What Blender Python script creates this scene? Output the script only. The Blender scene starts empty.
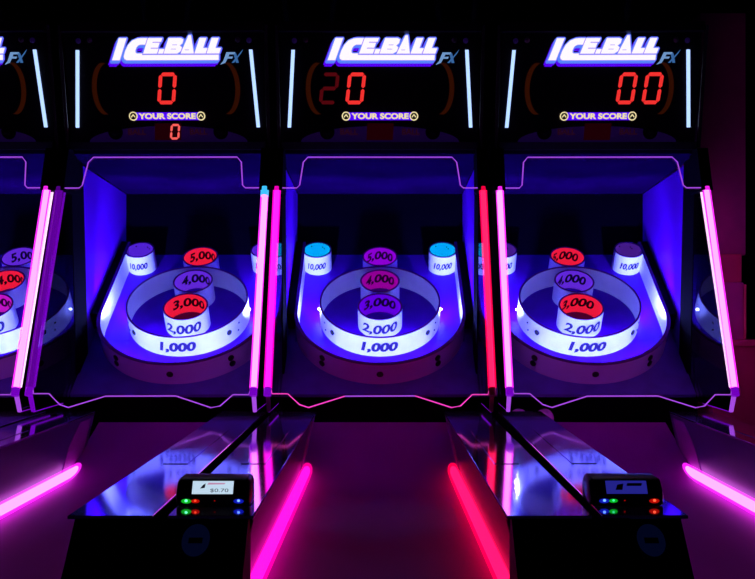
import bpy, bmesh, math, random
from mathutils import Vector

# ------------------------------------------------------------------ camera, world, exposure
S = bpy.context.scene
COL = S.collection
H = 1.25                                   # lens height above the floor
W_, H_ = 755.0, 579.0
FPX = 933.0                                # focal length in pixels of the 755 wide frame
cam_d = bpy.data.cameras.new('camera')
cam = bpy.data.objects.new('camera', cam_d); COL.objects.link(cam)
cam.location = (0, 0, H); cam.rotation_euler = (math.pi/2, 0, 0)
cam_d.sensor_width = 36.0; cam_d.lens = 36.0*FPX/W_
cam_d.shift_x = (377.5-380.0)/W_; cam_d.shift_y = (306.0-289.5)/W_
cam_d.clip_start = 0.02; cam_d.clip_end = 60
S.camera = cam
wd = bpy.data.worlds.new('dark_room'); S.world = wd; wd.use_nodes = True
bg = wd.node_tree.nodes['Background']
bg.inputs[0].default_value = (0.35, 0.12, 1.0, 1); bg.inputs[1].default_value = 0.004
S.view_settings.view_transform = 'Standard'; S.view_settings.look = 'None'
S.view_settings.exposure = 0.0; S.view_settings.gamma = 1.0
S.view_settings.use_curve_mapping = False
S.cycles.use_denoising = True
S.cycles.max_bounces = 8; S.cycles.transparent_max_bounces = 40
S.cycles.caustics_reflective = True; S.cycles.caustics_refractive = False
S.cycles.sample_clamp_indirect = 4.0
S.cycles.blur_glossy = 0.3

R = math.radians
# ------------------------------------------------------------------ materials
MATS = {}
def pbr(name, col, rough=0.5, metal=0.0, spec=0.5, var=0.12, scale=40.0, stretch=(1,1,1), rvar=0.0, bump=0.0, coat=0.0):
    if name in MATS: return MATS[name]
    m = bpy.data.materials.new(name); m.use_nodes = True; nt = m.node_tree; n = nt.nodes; l = nt.links
    b = n['Principled BSDF']
    tc = n.new('ShaderNodeTexCoord'); mp = n.new('ShaderNodeMapping'); nz = n.new('ShaderNodeTexNoise')
    mp.inputs['Scale'].default_value = stretch; nz.inputs['Scale'].default_value = scale; nz.inputs['Detail'].default_value = 4
    l.new(tc.outputs['Object'], mp.inputs['Vector']); l.new(mp.outputs[0], nz.inputs['Vector'])
    rp = n.new('ShaderNodeValToRGB'); rp.color_ramp.elements[0].position = .3; rp.color_ramp.elements[1].position = .7
    rp.color_ramp.elements[0].color = (*[c*(1-var) for c in col], 1); rp.color_ramp.elements[1].color = (*[min(1, c*(1+var)) for c in col], 1)
    l.new(nz.outputs['Fac'], rp.inputs[0]); l.new(rp.outputs[0], b.inputs['Base Color'])
    b.inputs['Roughness'].default_value = rough; b.inputs['Metallic'].default_value = metal
    b.inputs['Specular IOR Level'].default_value = spec
    b.inputs['Coat Weight'].default_value = coat; b.inputs['Coat Roughness'].default_value = 0.05
    if rvar > 0:
        mr = n.new('ShaderNodeMapRange'); mr.inputs['To Min'].default_value = max(0.01, rough-rvar); mr.inputs['To Max'].default_value = rough+rvar
        l.new(nz.outputs['Fac'], mr.inputs['Value']); l.new(mr.outputs[0], b.inputs['Roughness'])
    if bump > 0:
        bp = n.new('ShaderNodeBump'); bp.inputs['Strength'].default_value = bump; bp.inputs['Distance'].default_value = 0.002
        l.new(nz.outputs['Fac'], bp.inputs['Height']); l.new(bp.outputs[0], b.inputs['Normal'])
    MATS[name] = m; return m
def emis(name, col, strength=1.0, base=(0.02, 0.02, 0.02), rough=0.4):
    if name in MATS: return MATS[name]
    m = bpy.data.materials.new(name); m.use_nodes = True; b = m.node_tree.nodes['Principled BSDF']
    b.inputs['Base Color'].default_value = (*base, 1); b.inputs['Roughness'].default_value = rough
    b.inputs['Emission Color'].default_value = (*col, 1); b.inputs['Emission Strength'].default_value = strength
    MATS[name] = m; return m
def clear(name, tint=(1, 1, 1), ior=1.49, rough=0.02):
    if name in MATS: return MATS[name]
    m = bpy.data.materials.new(name); m.use_nodes = True; nt = m.node_tree; n = nt.nodes; l = nt.links
    n.remove(n['Principled BSDF']); out = n['Material Output']
    t = n.new('ShaderNodeBsdfTransparent'); g = n.new('ShaderNodeBsdfGlossy'); f = n.new('ShaderNodeFresnel'); mx = n.new('ShaderNodeMixShader')
    t.inputs[0].default_value = (*tint, 1); g.inputs['Roughness'].default_value = rough; f.inputs[0].default_value = ior
    l.new(f.outputs[0], mx.inputs[0]); l.new(t.outputs[0], mx.inputs[1]); l.new(g.outputs[0], mx.inputs[2]); l.new(mx.outputs[0], out.inputs[0])
    MATS[name] = m; return m
def sleeve(name, col, strength):
    """frosted sleeve of a neon tube: see-through and glowing"""
    if name in MATS: return MATS[name]
    m = bpy.data.materials.new(name); m.use_nodes = True; nt = m.node_tree; n = nt.nodes; l = nt.links
    n.remove(n['Principled BSDF']); out = n['Material Output']
    t = n.new('ShaderNodeBsdfTransparent'); e = n.new('ShaderNodeEmission'); a = n.new('ShaderNodeAddShader')
    t.inputs[0].default_value = (.72, .72, .72, 1); e.inputs[0].default_value = (*col, 1); e.inputs[1].default_value = strength
    l.new(t.outputs[0], a.inputs[0]); l.new(e.outputs[0], a.inputs[1]); l.new(a.outputs[0], out.inputs[0])
    MATS[name] = m; return m

M_black = pbr('black_laminate', (.006, .006, .008), .35, spec=.3)
M_matte = pbr('matte_black', (.004, .003, .006), .8, spec=.04)
M_house = pbr('marquee_black', (.008, .006, .014), .45, spec=.25)
M_face = pbr('marquee_face', (.006, .003, .010), .4, spec=.2)
M_chrome = pbr('dark_chrome', (.35, .3, .3), .22, 1.0, var=.5, scale=18, stretch=(1, 1, .6))
M_white = pbr('white_plastic', (.86, .86, .88), .45, var=.04, scale=30)
M_fence = pbr('fence_plastic', (.66, .34, 1.0), .5, var=.06, scale=12)
M_play = pbr('blue_playfield', (.10, .001, .44), .45, var=.2, scale=9, spec=.1)
M_plate = pbr('violet_front_plate', (.16, .06, .60), .5, var=.15, scale=14)
M_sidep = pbr('blue_side_panel', (.22, .001, .92), .5, var=.08, scale=5, spec=.12)
M_hood = pbr('hood_lining', (.012, .0, .04), .8, var=.15, scale=6, spec=.0)
M_back = pbr('black_back_wall', (.002, .001, .005), .9, spec=.0)
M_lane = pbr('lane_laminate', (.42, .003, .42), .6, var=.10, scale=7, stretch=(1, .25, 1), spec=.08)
M_cheek = pbr('ramp_cheek', (.34, .02, .36), .55, var=.08)
M_rail = pbr('rail_side_laminate', (.06, .03, .16), .3, var=.12, scale=10, spec=.4)
M_railtop = pbr('brushed_rail_top', (.68, .62, .86), .075, .92, var=.05, scale=70, stretch=(3, .3, 1), rvar=.012)
M_inset = pbr('rail_top_inset', (.58, .52, .76), .08, .92, var=.05, scale=70, stretch=(3, .3, 1), rvar=.02)
M_bolt = pbr('black_bolt', (.01, .01, .014), .35)
M_numeral = pbr('numeral_ink', (.012, .0, .06), .5, var=.05)
M_numdark = pbr('numeral_ink_dark', (.012, .0, .04), .5, var=.05)
M_rim = pbr('maroon_rim', (.22, .03, .22), .4)
M_clear = clear('clear_acrylic')
M_glass = clear('marquee_glass', (.97, .97, 1.0), 1.4)
LEDC = (.155, .20, 1.0)
M_led = emis('blue_led', LEDC, 175.0)
M_led2 = emis('blue_led_inner', LEDC, 140.0)
M_puck = emis('blue_led_puck', LEDC, 2800.0)
M_edge = emis('lit_acrylic_edge', (.50, .09, 1.0), .75)
M_edgep = emis('lit_acrylic_edge_pink', (1.0, .06, .60), .9)
M_edgew = emis('lit_acrylic_edge_white', (1.0, .62, 1.0), 1.6)
M_edged = emis('lit_acrylic_edge_dim', (.30, .0, .9), .55)
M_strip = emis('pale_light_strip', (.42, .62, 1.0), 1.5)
M_digit = emis('red_segment', (1.0, .035, .03), 1.0)
M_digits = emis('small_red_segment', (1.0, .12, .10), 1.1)
M_digit_refl = emis('reflected_red_segment', (.09, .002, .004), .9)  # reflection of a two in the display glass, painted as dim segments
M_rwin = emis('red_window', (.012, .0, .001), 1.0, base=(.02, .0, .0))
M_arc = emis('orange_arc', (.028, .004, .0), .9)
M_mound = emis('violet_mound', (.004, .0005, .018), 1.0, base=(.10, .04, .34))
M_dimtxt = emis('dim_red_lettering', (.018, .002, .006), 1.0)
M_logo_w = emis('logo_white', (1.0, .93, 1.0), 1.15)
M_logo_l = emis('logo_lavender', (.42, .28, 1.0), 1.0)
M_logo_c = emis('logo_cyan', (.10, .25, 1.0), 1.0)
M_logo_s = emis('logo_violet', (.10, .0, .9), 1.0)
M_fx = emis('logo_pale_blue', (.22, .42, .75), .8)
M_fxd = emis('logo_steel_blue', (.06, .20, .50), .7)
M_band = emis('score_band', (.10, .0, 1.0), 1.0)
M_yellow = emis('score_yellow', (1.0, .85, .42), 1.0)
M_dark_ink = pbr('score_dark', (.005, .002, .02), .5)
SPOT_W = 42.0
M_ball = pbr('violet_ball', (.95, .22, 1.0), .35, var=.05)

# ------------------------------------------------------------------ mesh helpers
def P(x, Y, Z): return (x, Y-3.0, Z+H)                 # machine space: Y = depth from the lens, Z = height against the lens
def PW(x, Y, Z): return (x, Y, Z+H)
class MB:
    def __init__(s): s.v = []; s.f = []
    def add(s, vs, fs):
        k = len(s.v); s.v += [tuple(p) for p in vs]; s.f += [tuple(i+k for i in f) for f in fs]; return s
    def box(s, x0, x1, y0, y1, z0, z1, T=P):
        vs = [T(x, y, z) for z in (z0, z1) for y in (y0, y1) for x in (x0, x1)]
        return s.add(vs, [(0,2,3,1), (4,5,7,6), (0,1,5,4), (2,6,7,3), (0,4,6,2), (1,3,7,5)])
    def prism(s, poly, off):
        """closed polygon (3D points) swept by a vector"""
        n = len(poly); o = Vector(off)
        vs = [tuple(p) for p in poly] + [tuple(Vector(p)+o) for p in poly]
        fs = [tuple(range(n-1, -1, -1)), tuple(range(n, 2*n))] + [(i, (i+1) % n, n+(i+1) % n, n+i) for i in range(n)]
        return s.add(vs, fs)
    def tube(s, pts, r, n=10, caps=True, ry=None):
        pts = [Vector(p) for p in pts]; k0 = len(s.v); rings = []
        for i, p in enumerate(pts):
            d = (pts[min(i+1, len(pts)-1)] - pts[max(i-1, 0)]).normalized()
            a = Vector((1, 0, 0)) if abs(d.x) < .9 else Vector((0, 1, 0))
            u = (a - d*a.dot(d)).normalized(); w = d.cross(u)
            rings.append([p + u*r*math.cos(2*math.pi*j/n) + w*(ry or r)*math.sin(2*math.pi*j/n) for j in range(n)])
        vs = [q for rg in rings for q in rg]; fs = []
        for i in range(len(pts)-1):
            for j in range(n): fs.append((i*n+j, i*n+(j+1) % n, (i+1)*n+(j+1) % n, (i+1)*n+j))
        if caps: fs += [tuple(range(n-1, -1, -1)), tuple(range((len(pts)-1)*n, len(pts)*n))]
        return s.add(vs, fs)
    def loft(s, rows, closed=False):
        n = len(rows[0]); vs = [p for r in rows for p in r]; fs = []
        for i in range(len(rows)-1):
            for j in range(n if closed else n-1): fs.append((i*n+j, i*n+(j+1) % n, (i+1)*n+(j+1) % n, (i+1)*n+j))
        return s.add(vs, fs)
    def ball(s, c, r, nu=24, nv=14):
        c = Vector(c); rows = []
        for i in range(nv+1):
            a = math.pi*i/nv; rr = max(r*math.sin(a), 1e-5)
            rows.append([c+Vector((rr*math.cos(2*math.pi*j/nu), rr*math.sin(2*math.pi*j/nu), -r*math.cos(a))) for j in range(nu)])
        return s.loft(rows, True)
    def mesh(s, name, smooth=None, bevel=0.0, seg=2):
        me = bpy.data.meshes.new(name); me.from_pydata(s.v, [], s.f); me.update()
        bm = bmesh.new(); bm.from_mesh(me); bmesh.ops.remove_doubles(bm, verts=bm.verts, dist=1e-6)
        bmesh.ops.recalc_face_normals(bm, faces=bm.faces)
        if bevel > 0: bmesh.ops.bevel(bm, geom=list(bm.edges), offset=bevel, segments=seg, profile=.5, affect='EDGES', clamp_overlap=True)
        if smooth is not None:
            for f in bm.faces: f.smooth = True
            for e in bm.edges: e.smooth = (len(e.link_faces) == 2 and e.calc_face_angle(0) < smooth)
        bm.to_mesh(me); bm.free(); return me

CACHE = {}
def ob(name, me, mat, parent=None):
    o = bpy.data.objects.new(name, me)
    if not me.materials: me.materials.append(mat)
    COL.objects.link(o)
    if me.materials[0] is not mat:
        o.material_slots[0].link = 'OBJECT'; o.material_slots[0].material = mat
    o.parent = parent
    return o
def cached(key, fn, **kw):
    if key not in CACHE: CACHE[key] = fn().mesh(key, **kw)
    return CACHE[key]
def empty(name, loc, rz, label, cat, group=None):
    o = bpy.data.objects.new(name, None); COL.objects.link(o); o.empty_display_size = .1
    o.location = loc; o.rotation_euler = (0, 0, rz); o['label'] = label; o['category'] = cat
    if group: o['group'] = group
    return o
def tag(o, label, cat, group=None):
    o['label'] = label; o['category'] = cat
    if group: o['group'] = group
    return o
def struct(o): o['kind'] = 'structure'; return o

TXT = {}
def text_flat(s, bold=.02, shear=0.0, spacing=1.0):
    """flat letters: x centred with unit width, y = 0 at the foot and 1 at the head of a zero"""
    k = (s, bold, shear, spacing)
    if k in TXT: return TXT[k]
    def raw(t):
        c = bpy.data.curves.new('letters', 'FONT'); c.body = t; c.size = 1.0; c.offset = bold; c.resolution_u = 4; c.space_character = spacing
        o = bpy.data.objects.new('letters', c); COL.objects.link(o)
        dg = bpy.context.evaluated_depsgraph_get(); me = bpy.data.meshes.new_from_object(o.evaluated_get(dg))
        vs = [(v.co.x, v.co.y) for v in me.vertices]; fs = [tuple(p.vertices) for p in me.polygons]
        bpy.data.objects.remove(o); bpy.data.curves.remove(c); bpy.data.meshes.remove(me)
        return vs, fs
    z, _ = raw('0'); y0 = min(p[1] for p in z); y1 = max(p[1] for p in z)
    vs, fs = raw(s); vs = [(x, (y-y0)/(y1-y0)) for x, y in vs]
    x0 = min(p[0] for p in vs); x1 = max(p[0] for p in vs)
    vs = [((x-(x0+x1)/2)/(x1-x0), y) for x, y in vs]
    vs = [(x + shear*(y-.5), y) for x, y in vs]
    TXT[k] = (vs, fs); return TXT[k]

# ------------------------------------------------------------------ playfield space: (x, t up the slope, h above the board)
CT, ST = .804, .595
def PF(x, t, h): return P(x, 3.7346 + t*CT - h*ST, -.0454 + t*ST + h*CT)
def annulus(cx, ct, ro, ri, h0, h1, n=64):
    m = MB(); prof = [(ro, h0), (ro, h1), (ri, h1), (ri, h0)]
    rows = [[PF(cx + r*math.sin(2*math.pi*j/n), ct - r*math.cos(2*math.pi*j/n), h) for (r, h) in prof] for j in range(n)]
    vs = [p for r in rows for p in r]; fs = []
    for j in range(n):
        for i in range(4): fs.append((j*4+i, j*4+(i+1) % 4, ((j+1) % n)*4+(i+1) % 4, ((j+1) % n)*4+i))
    return m.add(vs, fs)
def bent_text(s, cx, ct, r, width, hc, height, outside=True, bold=.035, shear=.06, tilt=0.0):
    vs, fs = text_flat(s, bold, shear); m = MB(); out = []
    for (x, y) in vs:
        a = x*width/r; h = hc + (y-.5)*height + tilt*x*height
        out.append(PF(cx + r*math.sin(a), ct + (-r if outside else r)*math.cos(a), h))
    return m.add(out, fs)
def disc_bolt(cx, ct, r, a, h, rb, depth=.006):
    """bolt head on the outside of a ring at angle a from the front"""
    m = MB(); rows = []
    for d, rr in ((-.004, rb), (depth*.6, rb), (depth, rb*.6)):
        row = []
        for j in range(12):
            q = 2*math.pi*j/12; ang = a + rr*math.cos(q)/r
            row.append(PF(cx + (r+d)*math.sin(ang), ct - (r+d)*math.cos(ang), h + rr*math.sin(q)))
        rows.append(row)
    m.loft(rows, True); k = len(m.v); m.f.append(tuple(range(k-12, k))); return m

FC_T, FR = -.07, .33                                # fence: centre of its front arc and its radius
def fence_path(r, t_end=.42, n=40):
    pts = [(-r, t_end), (-r, .25), (-r, .1)]
    pts += [(-r*math.cos(math.pi*i/n), FC_T - r*math.sin(math.pi*i/n)) for i in range(n+1)]
    return pts + [(r, .1), (r, .25), (r, t_end)]
def fence_band(ro, ri, h0, h1, t_end=.42):
    po, pi_ = fence_path(ro, t_end), fence_path(ri, t_end); m = MB()
    rows = [[PF(o[0], o[1], h0), PF(o[0], o[1], h1), PF(i[0], i[1], h1), PF(i[0], i[1], h0)] for o, i in zip(po, pi_)]
    m.loft(rows, True); n = len(m.v); m.f += [(0, 1, 2, 3), (n-4, n-3, n-2, n-1)]; return m

# ------------------------------------------------------------------ marquee face space
def F(x, Z, off=0.0): return P(x, 3.285 + (.982-Z)*.216 - off, Z)
def face_poly(polys, off, thick=.001):
    m = MB()
    for p in polys: m.prism([F(x, z, off) for x, z in p], (0, thick, 0))
    return m
def face_text(s, xc, zc, w, h, off, bold=.03, shear=0.0):
    vs, fs = text_flat(s, bold, shear); return MB().add([F(xc + x*w, zc + (y-.5)*h, off) for x, y in vs], fs)
SEG = {'0': 'abcdef', '2': 'abged'}
def digit_polys(ch, xc, zc, w, h, th, slant=.12):
    g = th*.12; hw, hh = w/2, h/2; out = []
    def bar(p, q):
        (x0, z0), (x1, z1) = p, q; dx, dz = x1-x0, z1-z0; L = math.hypot(dx, dz); dx /= L; dz /= L; nx, nz = -dz*th/2, dx*th/2
        a = (x0+dx*g, z0+dz*g); b = (x1-dx*g, z1-dz*g); c = th/2*.8
        return [a, (a[0]+dx*c+nx, a[1]+dz*c+nz), (b[0]-dx*c+nx, b[1]-dz*c+nz), b, (b[0]-dx*c-nx, b[1]-dz*c-nz), (a[0]+dx*c-nx, a[1]+dz*c-nz)]
    X, Zt = hw-th/2, hh-th/2
    E = {'a': ((-X, Zt), (X, Zt)), 'b': ((X, Zt), (X, 0)), 'c': ((X, 0), (X, -Zt)), 'd': ((-X, -Zt), (X, -Zt)),
         'e': ((-X, 0), (-X, -Zt)), 'f': ((-X, Zt), (-X, 0)), 'g': ((-X, 0), (X, 0))}
    for k in SEG[ch]:
        out.append([(xc + x + slant*z, zc + z) for x, z in bar(*E[k])])
    return out
# logo artwork, drawn upright in units and then slanted
def rpoly(u0, u1, v0, v1): return [(u0, v0), (u1, v0), (u1, v1), (u0, v1)]
LOGO = [rpoly(0, 38, 0, 104),
        [(72, 0), (60, 6), (53, 18), (52, 45), (57, 72), (70, 92), (92, 102), (110, 104), (142, 104), (142, 74), (116, 74), (106, 68), (102, 58), (102, 46), (106, 36), (114, 31), (142, 31), (142, 24), (530, 24), (538, 0)],
        [(147, 31), (147, 104), (218, 104), (218, 87), (176, 87), (176, 82), (212, 82), (212, 59), (176, 59), (176, 54), (216, 54), (216, 31)],
        rpoly(222, 246, 31, 52),
        [(250, 31), (250, 104), (312, 104), (326, 98), (328, 80), (318, 69), (332, 60), (332, 42), (318, 31)],
        [(336, 31), (346, 117), (358, 117), (402, 31)],
        [(406, 31), (406, 104), (440, 104), (440, 56), (462, 56), (462, 31)],
        [(467, 31), (467, 104), (502, 104), (502, 56), (530, 56), (530, 31)]]
SLITS = [rpoly(280, 304, 70, 73), rpoly(280, 306, 50, 53), rpoly(352, 372, 46, 49)]
def logo_xy(u, v, du=0, dv=0):
    x = 38 + (u+du) + .39*(v+dv); y = 170 - (v+dv)
    return ((320 + x/5.033 - 380.0)/283.0, (306 - (25.8 + y/5.033))/283.0)
def logo_layer(offs): return [[logo_xy(u, v, du, dv) for u, v in p] for p in LOGO for du, dv in offs]

# ------------------------------------------------------------------ parts of one machine
def TUBE_P(k, side=1, d=0.0, x=.361):
    """point on the slanted front edge: k = 0 at its foot, 1 at its head, d further back"""
    return P(side*x, 3.0 + .27*k + d, -.264 + .678*k)
def SH(x, Z): return P(x, 3.0 + (Z+.264)*.398, Z)
SH_BOT = [(-.352, -.262), (-.346, -.2815), (-.296, -.2815), (-.257, -.315), (-.228, -.324), (-.1125, -.289), (.1125, -.288), (.228, -.324), (.257, -.319), (.296, -.284), (.346, -.284), (.352, -.262)]
SH_TOP = [(.352, .414), (.292, .414), (.282, .424), (.272, .51), (.256, .529), (-.256, .529), (-.272, .51), (-.282, .424), (-.292, .414), (-.352, .414)]

def rail_body(sg):
    m = MB(); a = sg
    def sec(Yt, Yb, z0, zs):      # section ring: top in, top out, low out, floor out, floor in, low in
        return [P(a*.225, Yt, -.372), P(a*.37, Yt, -.372), P(a*.37, Yb, -.46), P(a*.37, Yb, -1.25), P(a*.275, Yb, -1.25), P(a*.272, Yb, -.60), P(a*.245, Yb, -.46)]
    rows = [sec(1.66, 1.66, 0, 0), sec(3.24, 3.24, 0, 0)]
    m.loft(rows, True); m.f += [tuple(range(6, -1, -1)), tuple(range(7, 14))]; return m
def end_block(sg):
    return MB().prism([P(sg*.231, Y, Z) for Y, Z in ((1.64, -.3735), (1.565, -.46), (1.565, -1.25), (1.665, -1.25), (1.665, -.3735))], (sg*.139, 0, 0))
def rail_top(sg):
    x0, x1 = sorted((sg*.221, sg*.371)); return MB().box(x0, x1, 1.628, 3.242, -.3725, -.366)
def rail_inset(sg):
    x0, x1 = sorted((sg*.265, sg*.322)); return MB().box(x0, x1, 2.16, 2.74, -.367, -.3645)
def side_x(sg, Z): return sg*(.225 + (.245-.225)*min(1, (-.372-Z)/.088) + max(0, (-.46-Z))*(.027/.14))
def cheek(sg):
    curve = [(3.00, -.58), (3.005, -.54), (3.015, -.50), (3.03, -.46), (3.055, -.42), (3.09, -.385)]
    out = [P(side_x(sg, z)-sg*.0035, y, z) for y, z in curve]; back = [P(side_x(sg, z)-sg*.0035, 3.20, z) for y, z in curve]
    o2 = [P(side_x(sg, z)+sg*.002, y, z) for y, z in curve]; b2 = [P(side_x(sg, z)+sg*.002, 3.20, z) for y, z in curve]
    m = MB(); rows = [[o2[i], out[i], back[i], b2[i]] for i in range(len(curve))]
    m.loft(rows, True); n = len(m.v); m.f += [(0, 1, 2, 3), (n-4, n-3, n-2, n-1)]; return m
def lane_board():
    m = MB(); rows = []; prof = [(1.60, -.575), (2.2, -.572), (2.90, -.570)]
    for i in range(1, 15):
        q = i/14; prof.append((2.90 + .44*q, -.570 + .1535*(q**1.9)))
    for Y, Z in prof:
        hw = abs(side_x(1, Z)) + .004
        rows.append([P(-hw, Y, Z), P(0, Y, Z), P(hw, Y, Z), P(hw, Y, Z-.03), P(0, Y, Z-.03), P(-hw, Y, Z-.03)])
    m.loft(rows, True); n = len(m.v); m.f += [(0, 1, 2, 3, 4, 5), tuple(range(n-1, n-7, -1))]; return m
def lane_tube(sg, r, y0=1.67, y1=3.175):
    x = sg*.243
    return MB().tube([P(x+sg*.008, y0, -.546), P(x, y1-.012, -.546), P(x, y1-.004, -.546), P(x, y1, -.546)], r, 14)

COLORS = {  # sleeve colour, sleeve strength, core colour, core strength
 'pink':    ((1.0, .02, .95), .85, (1.0, .30, 1.0), 2.2),
 'magenta': ((1.0, .0, .55), .80, (1.0, .02, .80), 1.3),
 'red':     ((1.0, .0, .06), .80, (1.0, .02, .10), 1.5),
 'hotpink': ((1.0, .0, .28), .80, (1.0, .01, .62), 1.4),
 'redpink': ((1.0, .0, .05), .85, (1.0, .01, .13), 1.6),
 'dim':     ((.22, .0, .60), .30, (.20, .0, .60), .25),
}
def neon(kind):
    a, b, c, d = COLORS[kind]; return sleeve('neon_sleeve_'+kind, a, b), emis('neon_core_'+kind, c, d)
LINER = {'red': ((1.0, .012, .05), .85), 'hot': ((1.0, .01, .35), .75), 'violet': ((.14, .025, .80), .85), 'blue': ((.10, .02, .80), .8),
         'purple': ((.33, .0, .80), .8), 'indigo': ((.14, .0, .85), .85), 'magenta': ((.38, .0, .40), .75), 'cyan': ((.0, .42, 1.0), .95), 'dark': ((.10, .02, .42), .55), 'pink': ((.65, .01, .70), .8)}

def build_machine(mx, yaw, alley_yaw, spec, label):
    g = 'ball rolling machines standing side by side'
    root = empty('alley_roller_machine', (mx, 3.0, 0), yaw, label, 'arcade game', g)
    # ---- alley: lane, rails, neon along the lane
    ay = alley_yaw - yaw
    def apart(name, key, fn, mat, par=root, **kw):
        o = ob(name, cached(key, fn, **kw), mat, par)
        if par is root: o.rotation_euler = (0, 0, ay)
        return o
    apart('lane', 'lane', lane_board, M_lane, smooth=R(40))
    apart('alley_base', 'alley_base', lambda: MB().box(-.27, .27, 1.62, 3.15, -1.25, -.62), M_matte)
    for sg, nm in ((-1, 'l'), (1, 'r')):
        rl = apart('rail', 'rail_'+nm, lambda: rail_body(sg), M_black)
        sd = apart('side_board', 'rail_side_'+nm, lambda: MB().loft([[P(side_x(sg, z)-sg*.0015, Y, z) for z in (-.374, -.46, -.57)] + [P(side_x(sg, z)+sg*.003, Y, z) for z in (-.57, -.46, -.374)] for Y in (1.668, 3.238)], True), M_rail, rl)
        apart('end_block', 'rail_end_'+nm, lambda: end_block(sg), M_black, rl)
        apart('top_plate', 'rail_top_'+nm, lambda: rail_top(sg), M_railtop, rl, bevel=.0015)
        apart('inset_plate', 'rail_inset_'+nm, lambda: rail_inset(sg), M_inset, rl, bevel=.0008)
        apart('ramp_cheek', 'cheek_'+nm, lambda: cheek(sg), M_cheek, rl, smooth=R(50))
        sl, co = neon(spec['lane'][0 if sg < 0 else 1])
        t = apart('lane_neon_tube', 'lane_tube_'+nm, lambda: lane_tube(sg, .021), sl, smooth=R(50))
        apart('tube_core', 'lane_core_'+nm, lambda: lane_tube(sg, .0135, 1.675, 3.165), co, t, smooth=R(50))
        apart('end_cap', 'lane_cap_'+nm, lambda: MB().tube([P(sg*.243, 3.170, -.546), P(sg*.243, 3.188, -.546)], .0215, 14), M_matte, t)
        for q, Y in enumerate((1.9, 2.45, 2.98)):
            apart('tube_clip', 'lane_clip_%s%d' % (nm, q), lambda: MB().box(min(sg*.262, sg*.240), max(sg*.262, sg*.240), Y-.004, Y+.004, -.572, -.5585), M_bolt, t)
    # ---- cabinet under and behind the board
    cb = ob('cabinet', cached('cabinet', lambda: MB().box(-.37, .37, 3.53, 4.17, -1.25, -.40).box(-.37, .37, 3.345, 3.54, -1.25, -.44).box(-.37, .37, 3.25, 3.35, -1.25, -.52).box(-.365, .365, 3.45, 3.49, -.45, -.285)), M_matte, root)
    ob('back_wall_panel', cached('backw', lambda: MB().box(-.36, .36, 4.10, 4.13, -.42, .56)), M_back, cb)
    ob('hood_lining', cached('hood', lambda: MB().prism([P(-.36, 3.36, .548), P(-.36, 4.10, .492), P(-.36, 4.10, .512), P(-.36, 3.36, .568)], (.72, 0, 0))), M_hood, cb)
    for sg, nm in ((-1, 'l'), (1, 'r')):
        x0 = min(sg*.362, sg*.374)
        ob('side_panel', cached('sidep_'+nm, lambda: MB().prism([P(x0, 3.505, .531), P(x0, 4.10, .49), P(x0, 4.10, .18), P(x0, 3.57, -.19)], (.012, 0, 0))), M_sidep, cb)
        ob('side_skirt', cached('sidek_'+nm, lambda: MB().prism([P(x0, 3.57, -.19), P(x0, 4.10, .18), P(x0, 4.10, -.42), P(x0, 3.40, -.42), P(x0, 3.40, -.19)], (.012, 0, 0))), M_matte, cb)
        xp = min(sg*.355, sg*.376)
        ob('pillar', cached('pillar_'+nm, lambda: MB().prism([P(xp, 3.37, .55), P(xp, 3.50, .55), P(xp, 3.565, -.25), P(xp, 3.43, -.25)], (.021, 0, 0))), M_matte, cb)
    # ---- playfield
    pf = ob('playfield', cached('board', lambda: MB().prism([PF(-.329, -.15, 0), PF(.329, -.15, 0), PF(.329, .455, 0), PF(-.329, .455, 0)], (0, .012, -.016)).prism([PF(x, t, -.0008) for x, t in [(-.329, -.149)] + [(-.329*math.cos(math.pi*i/24), FC_T-.329*math.sin(math.pi*i/24)) for i in range(25)] + [(.329, -.149)]], (0, .012, -.016))), M_play, root)
    ob('front_plate', cached('fplate', lambda: MB().prism([PF(-.36, -.455, -.004), PF(.36, -.455, -.004), PF(.36, .45, -.004), PF(-.36, .45, -.004)], (0, .008, -.011))), M_plate, pf)
    fe = ob('fence', cached('fence', lambda: fence_band(FR, FR-.008, -.004, .088), smooth=R(40)), M_fence, root)
    ob('inner_lining', cached('fence_in', lambda: fence_band(FR-.0082, FR-.0105, .0, .0885), smooth=R(40)), M_white, fe)
    ob('top_trim', cached('fence_trim', lambda: fence_band(FR+.003, FR-.011, .088, .0905), smooth=R(40)), M_rim, fe)
    for sg, nm in ((-1, 'l'), (1, 'r')):
        ob('side_filler', cached('filler_'+nm, lambda: MB().prism([PF(sg*.331, -.10, .02), PF(sg*.331, .42, .02), PF(sg*.331, .42, .092), PF(sg*.331, -.10, .092)], (sg*.028, 0, 0))), M_matte, fe)
    def arc_strip(ct, r0, r1, amax, h0, h1, n=24):
        m = MB(); rows = []
        for i in range(n+1):
            a = R(-amax + 2*amax*i/n); rows.append([PF(r*math.sin(a), ct - r*math.cos(a), h) for r, h in ((r0, h0), (r0, h1), (r1, h1), (r1, h0))])
        m.loft(rows, True); k = len(m.v); m.f += [(0, 1, 2, 3), (k-4, k-3, k-2, k-1)]; return m
    ob('led_strip', cached('led', lambda: arc_strip(FC_T, FR-.0115, FR-.0155, 58, .050, .058)), M_led, fe)
    for sg, nm in ((-1, 'l'), (1, 'r')):
        ld = bpy.data.lights.new('added_cup_spot', 'SPOT'); ld.energy = SPOT_W; ld.color = LEDC; ld.spot_size = R(72); ld.spot_blend = .7; ld.shadow_soft_size = .01  # unseen spots added to brighten the corner cups and side panels
        lo = bpy.data.objects.new('added_cup_spot', ld); COL.objects.link(lo); lo.parent = root
        p0 = Vector(PF(sg*.288, -.15, .072)); p1 = Vector(PF(sg*.25, .36, .15)); lo.location = p0
        lo.rotation_euler = (p1-p0).to_track_quat('-Z', 'Y').to_euler()
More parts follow.
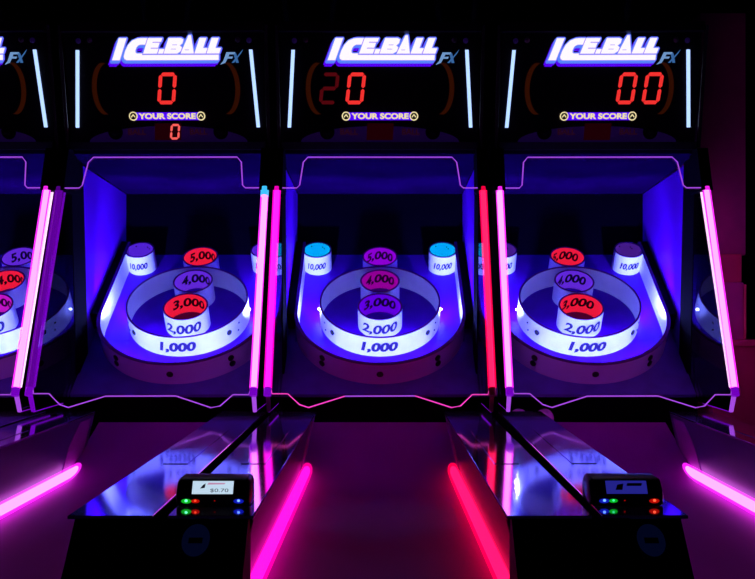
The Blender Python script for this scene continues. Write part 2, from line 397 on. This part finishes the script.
    for k, (a, h) in enumerate(((-40, .058), (-40.6, .03), (40, .058), (40.6, .03), (0, .045))):
        ob('bolt', cached('fbolt%d' % k, lambda: disc_bolt(0, FC_T, FR, R(a), h, .0125), smooth=R(40)), M_bolt, fe)
    # ---- rings and cups
    rg = ob('score_ring', cached('ring', lambda: annulus(0, -.008, .238, .232, 0, .09), smooth=R(40)), M_white, root)
    ob('rim', cached('ring_rim', lambda: annulus(0, -.008, .2388, .2312, .0895, .0915), smooth=R(40)), M_rim, rg)
    ob('numeral', cached('ring_num', lambda: bent_text('1,000', 0, -.008, .2398, .138, .046, .044, bold=.05)), M_numeral, rg)
    ob('led_strip', cached('led_in', lambda: arc_strip(-.008, .2305, .2270, 55, .046, .053)), M_led2, rg)
    for sg, nm in ((-1, 'l'), (1, 'r')):
        ob('led_puck', cached('puck_'+nm, lambda: MB().ball(PF(sg*.2425, -.005, .045), .0030, 8, 6)), M_puck, rg)
    for k, a in enumerate((-50, 50, 130, -130)):
        ob('bolt', cached('rbolt%d' % k, lambda: disc_bolt(0, -.008, .238, R(a), .05, .011), smooth=R(40)), M_bolt, rg)
    for k, a in enumerate((-62, -64, 62, 64)):
        ob('bolt', cached('rbolts%d' % k, lambda: disc_bolt(0, -.008, .238, R(a), .03+.03*(k % 2), .004, .003)), M_bolt, rg)
    cups = [('c3', 0, -.049, .0873, '2,000', '3,000', .150, .142, spec['liner'][0]), ('c4', 0, .125, .0795, None, '4,000', .138, .134, spec['liner'][1]),
            ('c5', 0, .3045, .0735, None, '5,000', .12, .126, spec['liner'][2]),
            ('tl', -.267, .356, .0605, '10,000', None, .080, 0, spec['liner'][3]), ('tr', .267, .356, .0605, '10,000', None, .080, 0, spec['liner'][4])]
    for key, cx, ct, r, outside, inside, wo, wi, kind in cups:
        c = ob('score_cup', cached('cup_'+key, lambda: annulus(cx, ct, r, r-.004, 0, .09, 40), smooth=R(40)), M_white, root)
        lc, ls = LINER[kind]
        ob('liner', cached('liner_'+key, lambda: annulus(cx, ct, r-.0042, r-.0055, .004, .0905, 40), smooth=R(40)), emis('liner_'+kind, lc, ls, base=(.03, .0, .05)), c)
        ob('rim', cached('rim_'+key, lambda: annulus(cx, ct, r+.0006, r-.0058, .0895, .0915, 40), smooth=R(40)), M_rim, c)
        if outside:
            sm = r < .07
            ob('numeral', cached('numo_'+key, lambda: bent_text(outside, cx, ct, r+.0022, wo, .044, .030 if sm else .044, True, tilt=.12)), M_numeral, c)
        if inside:
            ob('numeral', cached('numi_'+key, lambda: bent_text(inside, cx, ct, r-.0085, wi, .054, .042, False)), M_numdark, c)
        else:
            for k, a in enumerate((150, 158, 210)):
                ob('bolt', cached('cbolt_%s%d' % (key, k), lambda: MB().ball(PF(cx+(r-.006)*math.sin(R(a)), ct-(r-.006)*math.cos(R(a)), .065+.006*k), .003, 8, 6)), M_bolt, c)
    # ---- neon on the slanted front edges, clear side windows and front shield
    for sg, nm in ((-1, 'l'), (1, 'r')):
        kind = spec['neon'][0 if sg < 0 else 1]; sl, co = neon(kind)
        t = ob('neon_tube', cached('neon_'+nm, lambda: MB().tube([TUBE_P(0, sg), TUBE_P(.01, sg), TUBE_P(.99, sg), TUBE_P(1, sg)], .0135, 14), smooth=R(50)), sl, root)
        ob('tube_core', cached('core_'+nm, lambda: MB().tube([TUBE_P(.004, sg), TUBE_P(.5, sg), TUBE_P(.996, sg)], .0085, 12), smooth=R(50)), co, t)
        ob('socket', cached('sock_'+nm, lambda: MB().tube([TUBE_P(-.035, sg), TUBE_P(.002, sg)], .0125, 12), smooth=R(50)), M_edged if kind != 'red' else pbr('red_socket', (.4, .02, .1), .4), t)
        if spec.get('tip') == nm:
            ob('tube_tip', cached('tip_'+nm, lambda: MB().tube([TUBE_P(.955, sg), TUBE_P(1.0, sg)], .0142, 14), smooth=R(50)), emis('cyan_tip', (.05, .55, 1.0), 1.0), t)
        x0 = min(sg*.357, sg*.363)
        w = ob('side_window', cached('window_'+nm, lambda: MB().prism([TUBE_P(1, 1, .05, x0), TUBE_P(0, 1, .02, x0), P(x0, 3.005, -.285), P(x0, 3.03, -.342), P(x0, 3.36, -.342), P(x0, 3.43, -.26), P(x0, 3.385, .41)], (.006, 0, 0))), M_clear, root)
        ek = M_edgew if kind == 'pink' else (M_edgep if kind in ('magenta', 'red') else M_edged)
        ob('lit_edge', cached('wedge_'+nm, lambda: MB().tube([TUBE_P(1.01, sg, .058), TUBE_P(.0, sg, .040)], .0036, 6)), ek, w)
        fk = {'pink': M_edge, 'magenta': pbr('pink_foot', (.5, .02, .4), .4), 'red': pbr('red_foot', (.5, .02, .1), .4), 'dim': M_edged}[kind]
        ob('lit_foot', cached('wfoot_'+nm, lambda: MB().prism([P(sg*.361-.007, 3.0, -.285), P(sg*.361+.007, 3.0, -.285), P(sg*.361+.006, 3.028, -.344), P(sg*.361-.006, 3.028, -.344)], (0, .006, .003))), fk, w)
        ob('lit_edge', cached('wbot_'+nm, lambda: MB().tube([P(sg*.36, 3.028, -.344), P(sg*.36, 3.30, -.344)], .002, 6)), M_edged, w)
        ob('bracket', cached('brack_'+nm, lambda: MB().prism([P(sg*.361-.019, 3.255, .405), P(sg*.361-.019, 3.395, .405), P(sg*.361-.019, 3.395, .56), P(sg*.361-.019, 3.31, .56)], (.038, 0, 0))), M_matte, root)
    sh = ob('front_shield', cached('shield', lambda: MB().prism([SH(x, z) for x, z in SH_BOT + SH_TOP], (0, .004, -.0016))), M_clear, root)
    ob('lit_edge', cached('sh_top', lambda: MB().tube([SH(x, z) for x, z in SH_TOP], .0022, 6)), M_edge, sh)
    for k, (i0, i1) in enumerate(((0, 6), (5, 7), (6, 12))):
        mats = spec.get('shield', (M_edge, M_edge, M_edge))
        ob('lit_edge', cached('sh_bot%d' % k, lambda: MB().tube([SH(x, z) for x, z in SH_BOT[i0:i1]], .0022, 6)), mats[k], sh)
    # ---- marquee
    mq = ob('marquee', cached('marquee', lambda: MB().prism([P(-.355, 3.305, .99), P(-.355, 3.395, .562), P(-.355, 3.95, .562), P(-.355, 3.95, .99)], (.71, 0, 0))), M_house, root)
    ob('face_panel', cached('mface', lambda: MB().prism([F(-.352, .585), F(.352, .585), F(.352, .962), F(-.352, .962)], (0, .012, 0))), M_face, mq)
    ob('top_bar', cached('mtop', lambda: MB().box(-.355, .355, 3.262, 3.31, .962, .995)), M_house, mq)
    ob('bottom_ledge', cached('mbot', lambda: MB().prism([P(-.355, 3.345, .588), P(-.355, 3.352, .562), P(-.355, 3.40, .562), P(-.355, 3.40, .588)], (.71, 0, 0))), M_house, mq)
    for sg, nm in ((-1, 'l'), (1, 'r')):
        ob('chrome_post', cached('mpost_'+nm, lambda: MB().tube([F(sg*.363, .985, .012), F(sg*.363, .57, .012)], .0075, 8), smooth=R(60)), M_chrome, mq)
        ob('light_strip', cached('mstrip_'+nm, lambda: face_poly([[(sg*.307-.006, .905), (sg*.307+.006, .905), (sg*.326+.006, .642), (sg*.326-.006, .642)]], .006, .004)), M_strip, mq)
        ob('bolt', cached('mb1_'+nm, lambda: MB().ball(F(sg*.262, .938, .004), .0095, 12, 8)), M_rim, mq)
        ob('bolt', cached('mb2_'+nm, lambda: MB().ball(F(sg*.302, .936, .004), .0095, 12, 8)), M_mound, mq)
        ob('knob', cached('mk_'+nm, lambda: MB().ball(F(sg*.19, .628, -.004), .028, 16, 10)), M_matte, mq)
        ob('lettering', cached('mlt_'+nm, lambda: face_text('BALL' if sg < 0 else 'BALL', sg*.111, .627, .064, .022, .007)), M_dimtxt, mq)
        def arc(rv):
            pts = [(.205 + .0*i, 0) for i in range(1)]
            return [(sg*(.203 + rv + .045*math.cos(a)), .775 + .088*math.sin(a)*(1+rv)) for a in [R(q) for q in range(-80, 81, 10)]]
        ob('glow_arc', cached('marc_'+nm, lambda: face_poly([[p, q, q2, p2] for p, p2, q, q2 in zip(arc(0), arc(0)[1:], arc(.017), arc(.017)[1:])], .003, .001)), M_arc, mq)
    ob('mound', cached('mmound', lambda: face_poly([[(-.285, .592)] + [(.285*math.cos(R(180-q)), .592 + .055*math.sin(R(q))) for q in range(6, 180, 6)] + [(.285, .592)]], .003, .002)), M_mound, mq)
    ob('score_window', cached('mwin', lambda: face_poly([[(-.049, .598), (.046, .598), (.05, .656), (-.046, .656)]], .0055, .001)), M_rwin, mq)
    for k, (ch, xc, mat) in enumerate(spec['digits']):  # lit digits, plus the painted reflection where one is listed
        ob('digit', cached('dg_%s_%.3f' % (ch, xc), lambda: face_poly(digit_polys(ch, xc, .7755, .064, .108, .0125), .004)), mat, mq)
    if spec.get('small'):
        ob('digit', cached('dgs', lambda: face_poly(digit_polys('0', .026, .6265, .034, .054, .0075), .0075)), M_digits, mq)
    band = ob('score_banner', cached('mband', lambda: face_poly([[(-.118, .667), (.118, .667), (.122, .694), (-.114, .694)]], .004)), M_band, mq)
    ob('lettering', cached('mscore', lambda: face_text('YOUR SCORE', .0, .6805, .206, .0205, .0065, .045, 0.0)), M_yellow, mq)
    for sg, nm in ((-1, 'l'), (1, 'r')):
        def circ(r, n=20): return [(sg*.1215 + r*math.cos(2*math.pi*i/n), .6805 + r*math.sin(2*math.pi*i/n)) for i in range(n)]
        ob('emblem', cached('emb_'+nm, lambda: face_poly([circ(.0155)], .007)), M_yellow, mq)
        ob('emblem_ring', cached('embr_'+nm, lambda: face_poly([circ(.0115)], .008)), M_dark_ink, mq)
        ob('emblem_mark', cached('embm_'+nm, lambda: face_poly([[(sg*.1215-.008, .678), (sg*.1215, .688), (sg*.1215+.008, .678), (sg*.1215+.006, .675), (sg*.1215, .6825), (sg*.1215-.006, .675)]], .009)), M_yellow, mq)
    D = [(math.cos(R(q)), math.sin(R(q))) for q in range(0, 360, 45)]
    ob('logo_shadow', cached('lg_s', lambda: face_poly(logo_layer([(-7*k/4+8*c, -22*k/4+8*s_) for k in range(5) for c, s_ in D[::2]]), .003, .0006)), M_logo_s, mq)
    ob('logo_glow', cached('lg_c', lambda: face_poly(logo_layer([(-3*k/2+6.5*c, -9*k/2+6.5*s_) for k in range(3) for c, s_ in D]), .0042, .0006)), M_logo_c, mq)
    ob('logo_outline', cached('lg_l', lambda: face_poly(logo_layer([(2.6*c, 2.6*s_) for c, s_ in D]), .0054, .0006)), M_logo_l, mq)
    ob('logo_lettering', cached('lg_w', lambda: face_poly(logo_layer([(0, 0)]), .0066, .0006)), M_logo_w, mq)
    ob('logo_slits', cached('lg_t', lambda: face_poly([[logo_xy(u, v) for u, v in p] for p in SLITS], .0076, .0005)), M_logo_l, mq)
    def zp(pts): return [((320 + x/5.033 - 380.0)/282.0, (306 - (25 + y/5.033))/282.0) for x, y in pts]
    ob('logo_f', cached('lg_f', lambda: face_poly([zp([(582, 201), (598, 184), (616, 142), (660, 142), (655, 152), (630, 152), (625, 163), (648, 163), (643, 172), (620, 172), (608, 192)])], .006)), M_fx, mq)
    ob('logo_x', cached('lg_x', lambda: face_poly([zp([(640, 192), (700, 128), (690, 146), (652, 192)]), zp([(650, 146), (664, 146), (676, 192), (662, 192)])], .006)), M_fxd, mq)
    ob('glass_pane', cached('mglass', lambda: MB().prism([F(-.35, .59, .016), F(.35, .59, .016), F(.35, .958, .016), F(-.35, .958, .016)], (0, .003, 0))), M_glass, mq)
    return root

# ------------------------------------------------------------------ the room
FL = pbr('dark_carpet', (.02, .008, .02), .9, var=.4, scale=60)
WL = pbr('dark_wall', (.008, .004, .007), .8)
struct(ob('floor', MB().box(-4, 4, -1.5, 5.0, -1.35, -1.25, PW).mesh('floor'), FL))
struct(ob('wall_back', MB().box(-4, 4, 4.9, 5.0, -1.25, 2.0, PW).mesh('wall_back'), WL))
struct(ob('ceiling', MB().box(-4, 4, -1.5, 5.0, 2.0, 2.1, PW).mesh('ceiling'), pbr('black_ceiling', (.004, .003, .005), .9)))

# ------------------------------------------------------------------ the four machines
D0 = M_digit
build_machine(-1.530, -.0118, 0.0, dict(lane=('pink', 'pink'), neon=('pink', 'pink'), liner=('pink', 'red', 'violet', 'violet', 'violet'), digits=[('0', 0, D0)]),
              'ball rolling machine cut off by the left edge of the photo')
build_machine(-.767, -.0118, 0.0, dict(lane=('pink', 'magenta'), neon=('dim', 'pink'), tip='r', liner=('red', 'violet', 'red', 'blue', 'blue'), digits=[('0', .004, D0)], small=True),
              'ball rolling machine showing a single centred red zero and a second small zero below')
build_machine(0.0, 0.0, 0.0, dict(lane=('hotpink', 'redpink'), neon=('magenta', 'red'), liner=('indigo', 'magenta', 'purple', 'cyan', 'cyan'), digits=[('0', -.0865, D0), ('2', -.181, M_digit_refl)],
              shield=(M_edgep, M_edge, M_edgep)),
              'ball rolling machine in the middle with cyan lit corner cups and red right neon')
build_machine(.7775, -.0125, -.0125, dict(lane=('pink', 'pink'), neon=('pink', 'pink'), liner=('red', 'violet', 'red', 'dark', 'dark'), digits=[('0', .098, D0), ('0', .190, D0)]),
              'ball rolling machine at the right end showing two red zeros')

# ------------------------------------------------------------------ balls in the return trough
for x, Y, Z, lb in ((.597, 3.383, -.440+.034, 'violet ball nearer the lane in the trough of the right machine'), (.503, 3.383, -.440+.034, 'violet ball behind the pink neon foot, half hidden by the rail')):
    tag(ob('skee_ball', cached('ball%.3f' % x, lambda: MB().ball(PW(x, Y, Z), .034), smooth=R(60)), M_ball), lb, 'ball', 'balls in the trough')

# ------------------------------------------------------------------ card readers
def reader(x, Y, leds, screen_mat, label, text):
    rt = empty('card_reader', (x, Y, H-.3660), 0, label, 'card reader', 'card readers on the rails')
    rt.scale = (1.04, 1, .87)
    def T(a, y, z): return (a, y, z)
    prof = [(0, .002), (-.003, .022), (.012, .052), (.020, .056), (.062, .056), (.070, .046), (.070, .002)]
    def body():
        m = MB(); rows = []
        for xx, k in ((-.0655, .80), (-.0635, .92), (-.058, 1.0), (.058, 1.0), (.0635, .92), (.0655, .80)):
            rows.append([(xx, .035+(y-.035)*k, .002+(z-.002)*(k if z > .03 else 1)) for y, z in prof])
        m.loft(rows, True); n = len(m.v); q = len(prof); m.f += [tuple(range(q)), tuple(range(n-q, n))]; return m
    b = ob('body', cached('reader_body', body, smooth=R(35)), pbr('reader_plastic', (.02, .02, .024), .28, var=.1), rt)
    ob('foot', cached('reader_foot', lambda: MB().box(-.058, .058, .012, .062, 0, .004, T)), M_matte, rt)
    def sl(a, k, off=0.0): return (a, -.003 + .015*k - off*.9, .022 + .030*k + off*.44)
    ob('bezel', cached('reader_bezel', lambda: MB().prism([sl(-.055, .05, .0012), sl(.055, .05, .0012), sl(.055, .98, .0012), sl(-.055, .98, .0012)], (0, .002, -.001))), M_matte, b)
    sc = ob('screen', cached('reader_screen', lambda: MB().prism([sl(-.036, .12, .0022), sl(.036, .12, .0022), sl(.036, .94, .0022), sl(-.036, .94, .0022)], (0, .001, -.0005))), screen_mat, rt)
    if text:
        ink = pbr('screen_ink', (.01, .02, .12), .6); vs, fs = text_flat('$0.70', .0)
        ob('price', MB().add([sl(.012 + a*.032, .34 + (y-.5)*.22, .0036) for a, y in vs], fs).mesh('price'), ink, sc)
        ob('print_mark', MB().prism([sl(-.010, .70, .0034), sl(.020, .72, .0034), sl(.022, .80, .0034), sl(-.008, .82, .0034)], (0, .0002, 0)).mesh('mark'), emis('screen_rose', (.62, .30, .50), .8), sc)
        ob('print_mark', MB().prism([sl(-.022, .45, .0034), sl(-.014, .50, .0034), sl(-.013, .78, .0034), sl(-.018, .66, .0034)], (0, .0002, 0)).mesh('mark2'), ink, sc)
    else:
        ink = pbr('screen_ink', (.01, .02, .12), .6)
        ob('print_mark', MB().prism([sl(-.020, .35, .0034), sl(-.008, .35, .0034), sl(-.005, .75, .0034), sl(-.016, .68, .0034)], (0, .0002, 0)).mesh('mark'), ink, sc)
        ob('print_mark', MB().prism([sl(.0, .60, .0034), sl(.026, .60, .0034), sl(.028, .78, .0034), sl(.002, .78, .0034)], (0, .0002, 0)).mesh('mark2'), ink, sc)
    for k, (a, col, st, r) in enumerate(leds):
        m = MB().ball((0, 0, 0), 1.0, 16, 10); big = 2.2 if r > .003 else 1.0
        m.v = [(a + x*r*big, -.0006 + y*.0022, .0118 + z*r*(1.35 if r > .003 else 1)) for x, y, z in m.v]  # larger lights widened so the lens carries their coloured halo
        o = ob('indicator_and_halo', m.mesh('lens', smooth=R(60)), emis('lens_%.2f_%.2f_%.2f' % col, tuple(c if c > .5 else c*.1 for c in col), .42), rt)
        if r > .003:
            ob('bright_core', MB().ball((a, -.0022, .0122), r*.62, 12, 8).mesh('core', smooth=R(60)), emis('core_%.2f_%.2f_%.2f' % col, col, st), o)
    return rt
scr1 = emis('screen_white', (.62, .82, 1.0), .85); scr2 = emis('screen_blue', (.02, .02, .30), .8)
reader(-.306, 1.705, [(-.046, (.12, 1.0, .40), 2.2, .0045), (-.030, (1.0, .06, .02), 1.5, .0038), (.046, (.10, .22, 1.0), 2.6, .0045), (.004, (1.0, .02, .0), .8, .0015)], scr1,
       'dark card reader with lit white screen reading $0.70, on the left rail', True)
reader(.452, 1.708, [(-.040, (.10, .25, 1.0), 2.6, .0045), (-.024, (.05, 1.0, .35), 1.2, .0038), (.048, (1.0, .08, .03), 2.2, .0045), (-.004, (1.0, .02, .0), .8, .0015)], scr2,
       'dark card reader with dim blue screen, on the right hand rail', False)
# round badges on the rail fronts
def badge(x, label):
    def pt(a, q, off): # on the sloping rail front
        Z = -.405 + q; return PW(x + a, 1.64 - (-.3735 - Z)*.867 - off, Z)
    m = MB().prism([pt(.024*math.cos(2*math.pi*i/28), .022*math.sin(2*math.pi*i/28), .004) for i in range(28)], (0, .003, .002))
    o = tag(ob('round_badge', m.mesh('badge'), emis('badge_added_glow', (.0006, .0015, .010), 1.0, base=(.05, .07, .3))), label, 'badge', 'badges on the rail fronts')  # faint glow put into the badge, since no lamp reaches it
    ob('badge_bar', MB().prism([pt(-.012, -.003, .006), pt(.012, -.003, .006), pt(.012, .004, .006), pt(-.012, .004, .006)], (0, .002, .001)).mesh('bar'), M_matte, o)
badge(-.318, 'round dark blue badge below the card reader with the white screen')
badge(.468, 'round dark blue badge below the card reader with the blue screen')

# ------------------------------------------------------------------ neighbouring cabinet on the right
nb = empty('arcade_cabinet', (1.45, 3.5, 0), 0, 'maroon arcade cabinet at the right edge of the photo', 'arcade cabinet')
def NB(x, Y, Z): return (x-1.45, Y-3.5, Z+H)
M_mar = pbr('maroon_paint', (.95, .03, .25), .4, var=.12, scale=8)
M_marv = pbr('plum_panel', (.85, .03, .5), .45, var=.12, scale=8)
def nbox(name, a, mat): return ob(name, MB().box(*a, T=NB).mesh(name, bevel=.004), mat, nb)
nbox('upper_body', (1.20, 1.373, 3.50, 4.0, .19, 1.1), M_marv)
nbox('dark_post', (1.373, 1.75, 3.52, 4.0, -.1, 1.1), M_matte)
nbox('speaker_box', (1.20, 1.335, 3.44, 4.0, .087, .192), M_mar)
nbox('screen_surround', (1.20, 1.338, 3.43, 4.0, -.126, .087), M_marv)
nbox('edge_trim', (1.338, 1.347, 3.425, 3.6, -.126, .08), M_mar)
nbox('control_shelf', (1.20, 1.75, 3.34, 4.0, -.145, -.122), M_mar)
nbox('lower_body', (1.20, 1.75, 3.36, 4.0, -1.25, -.145), M_mar)
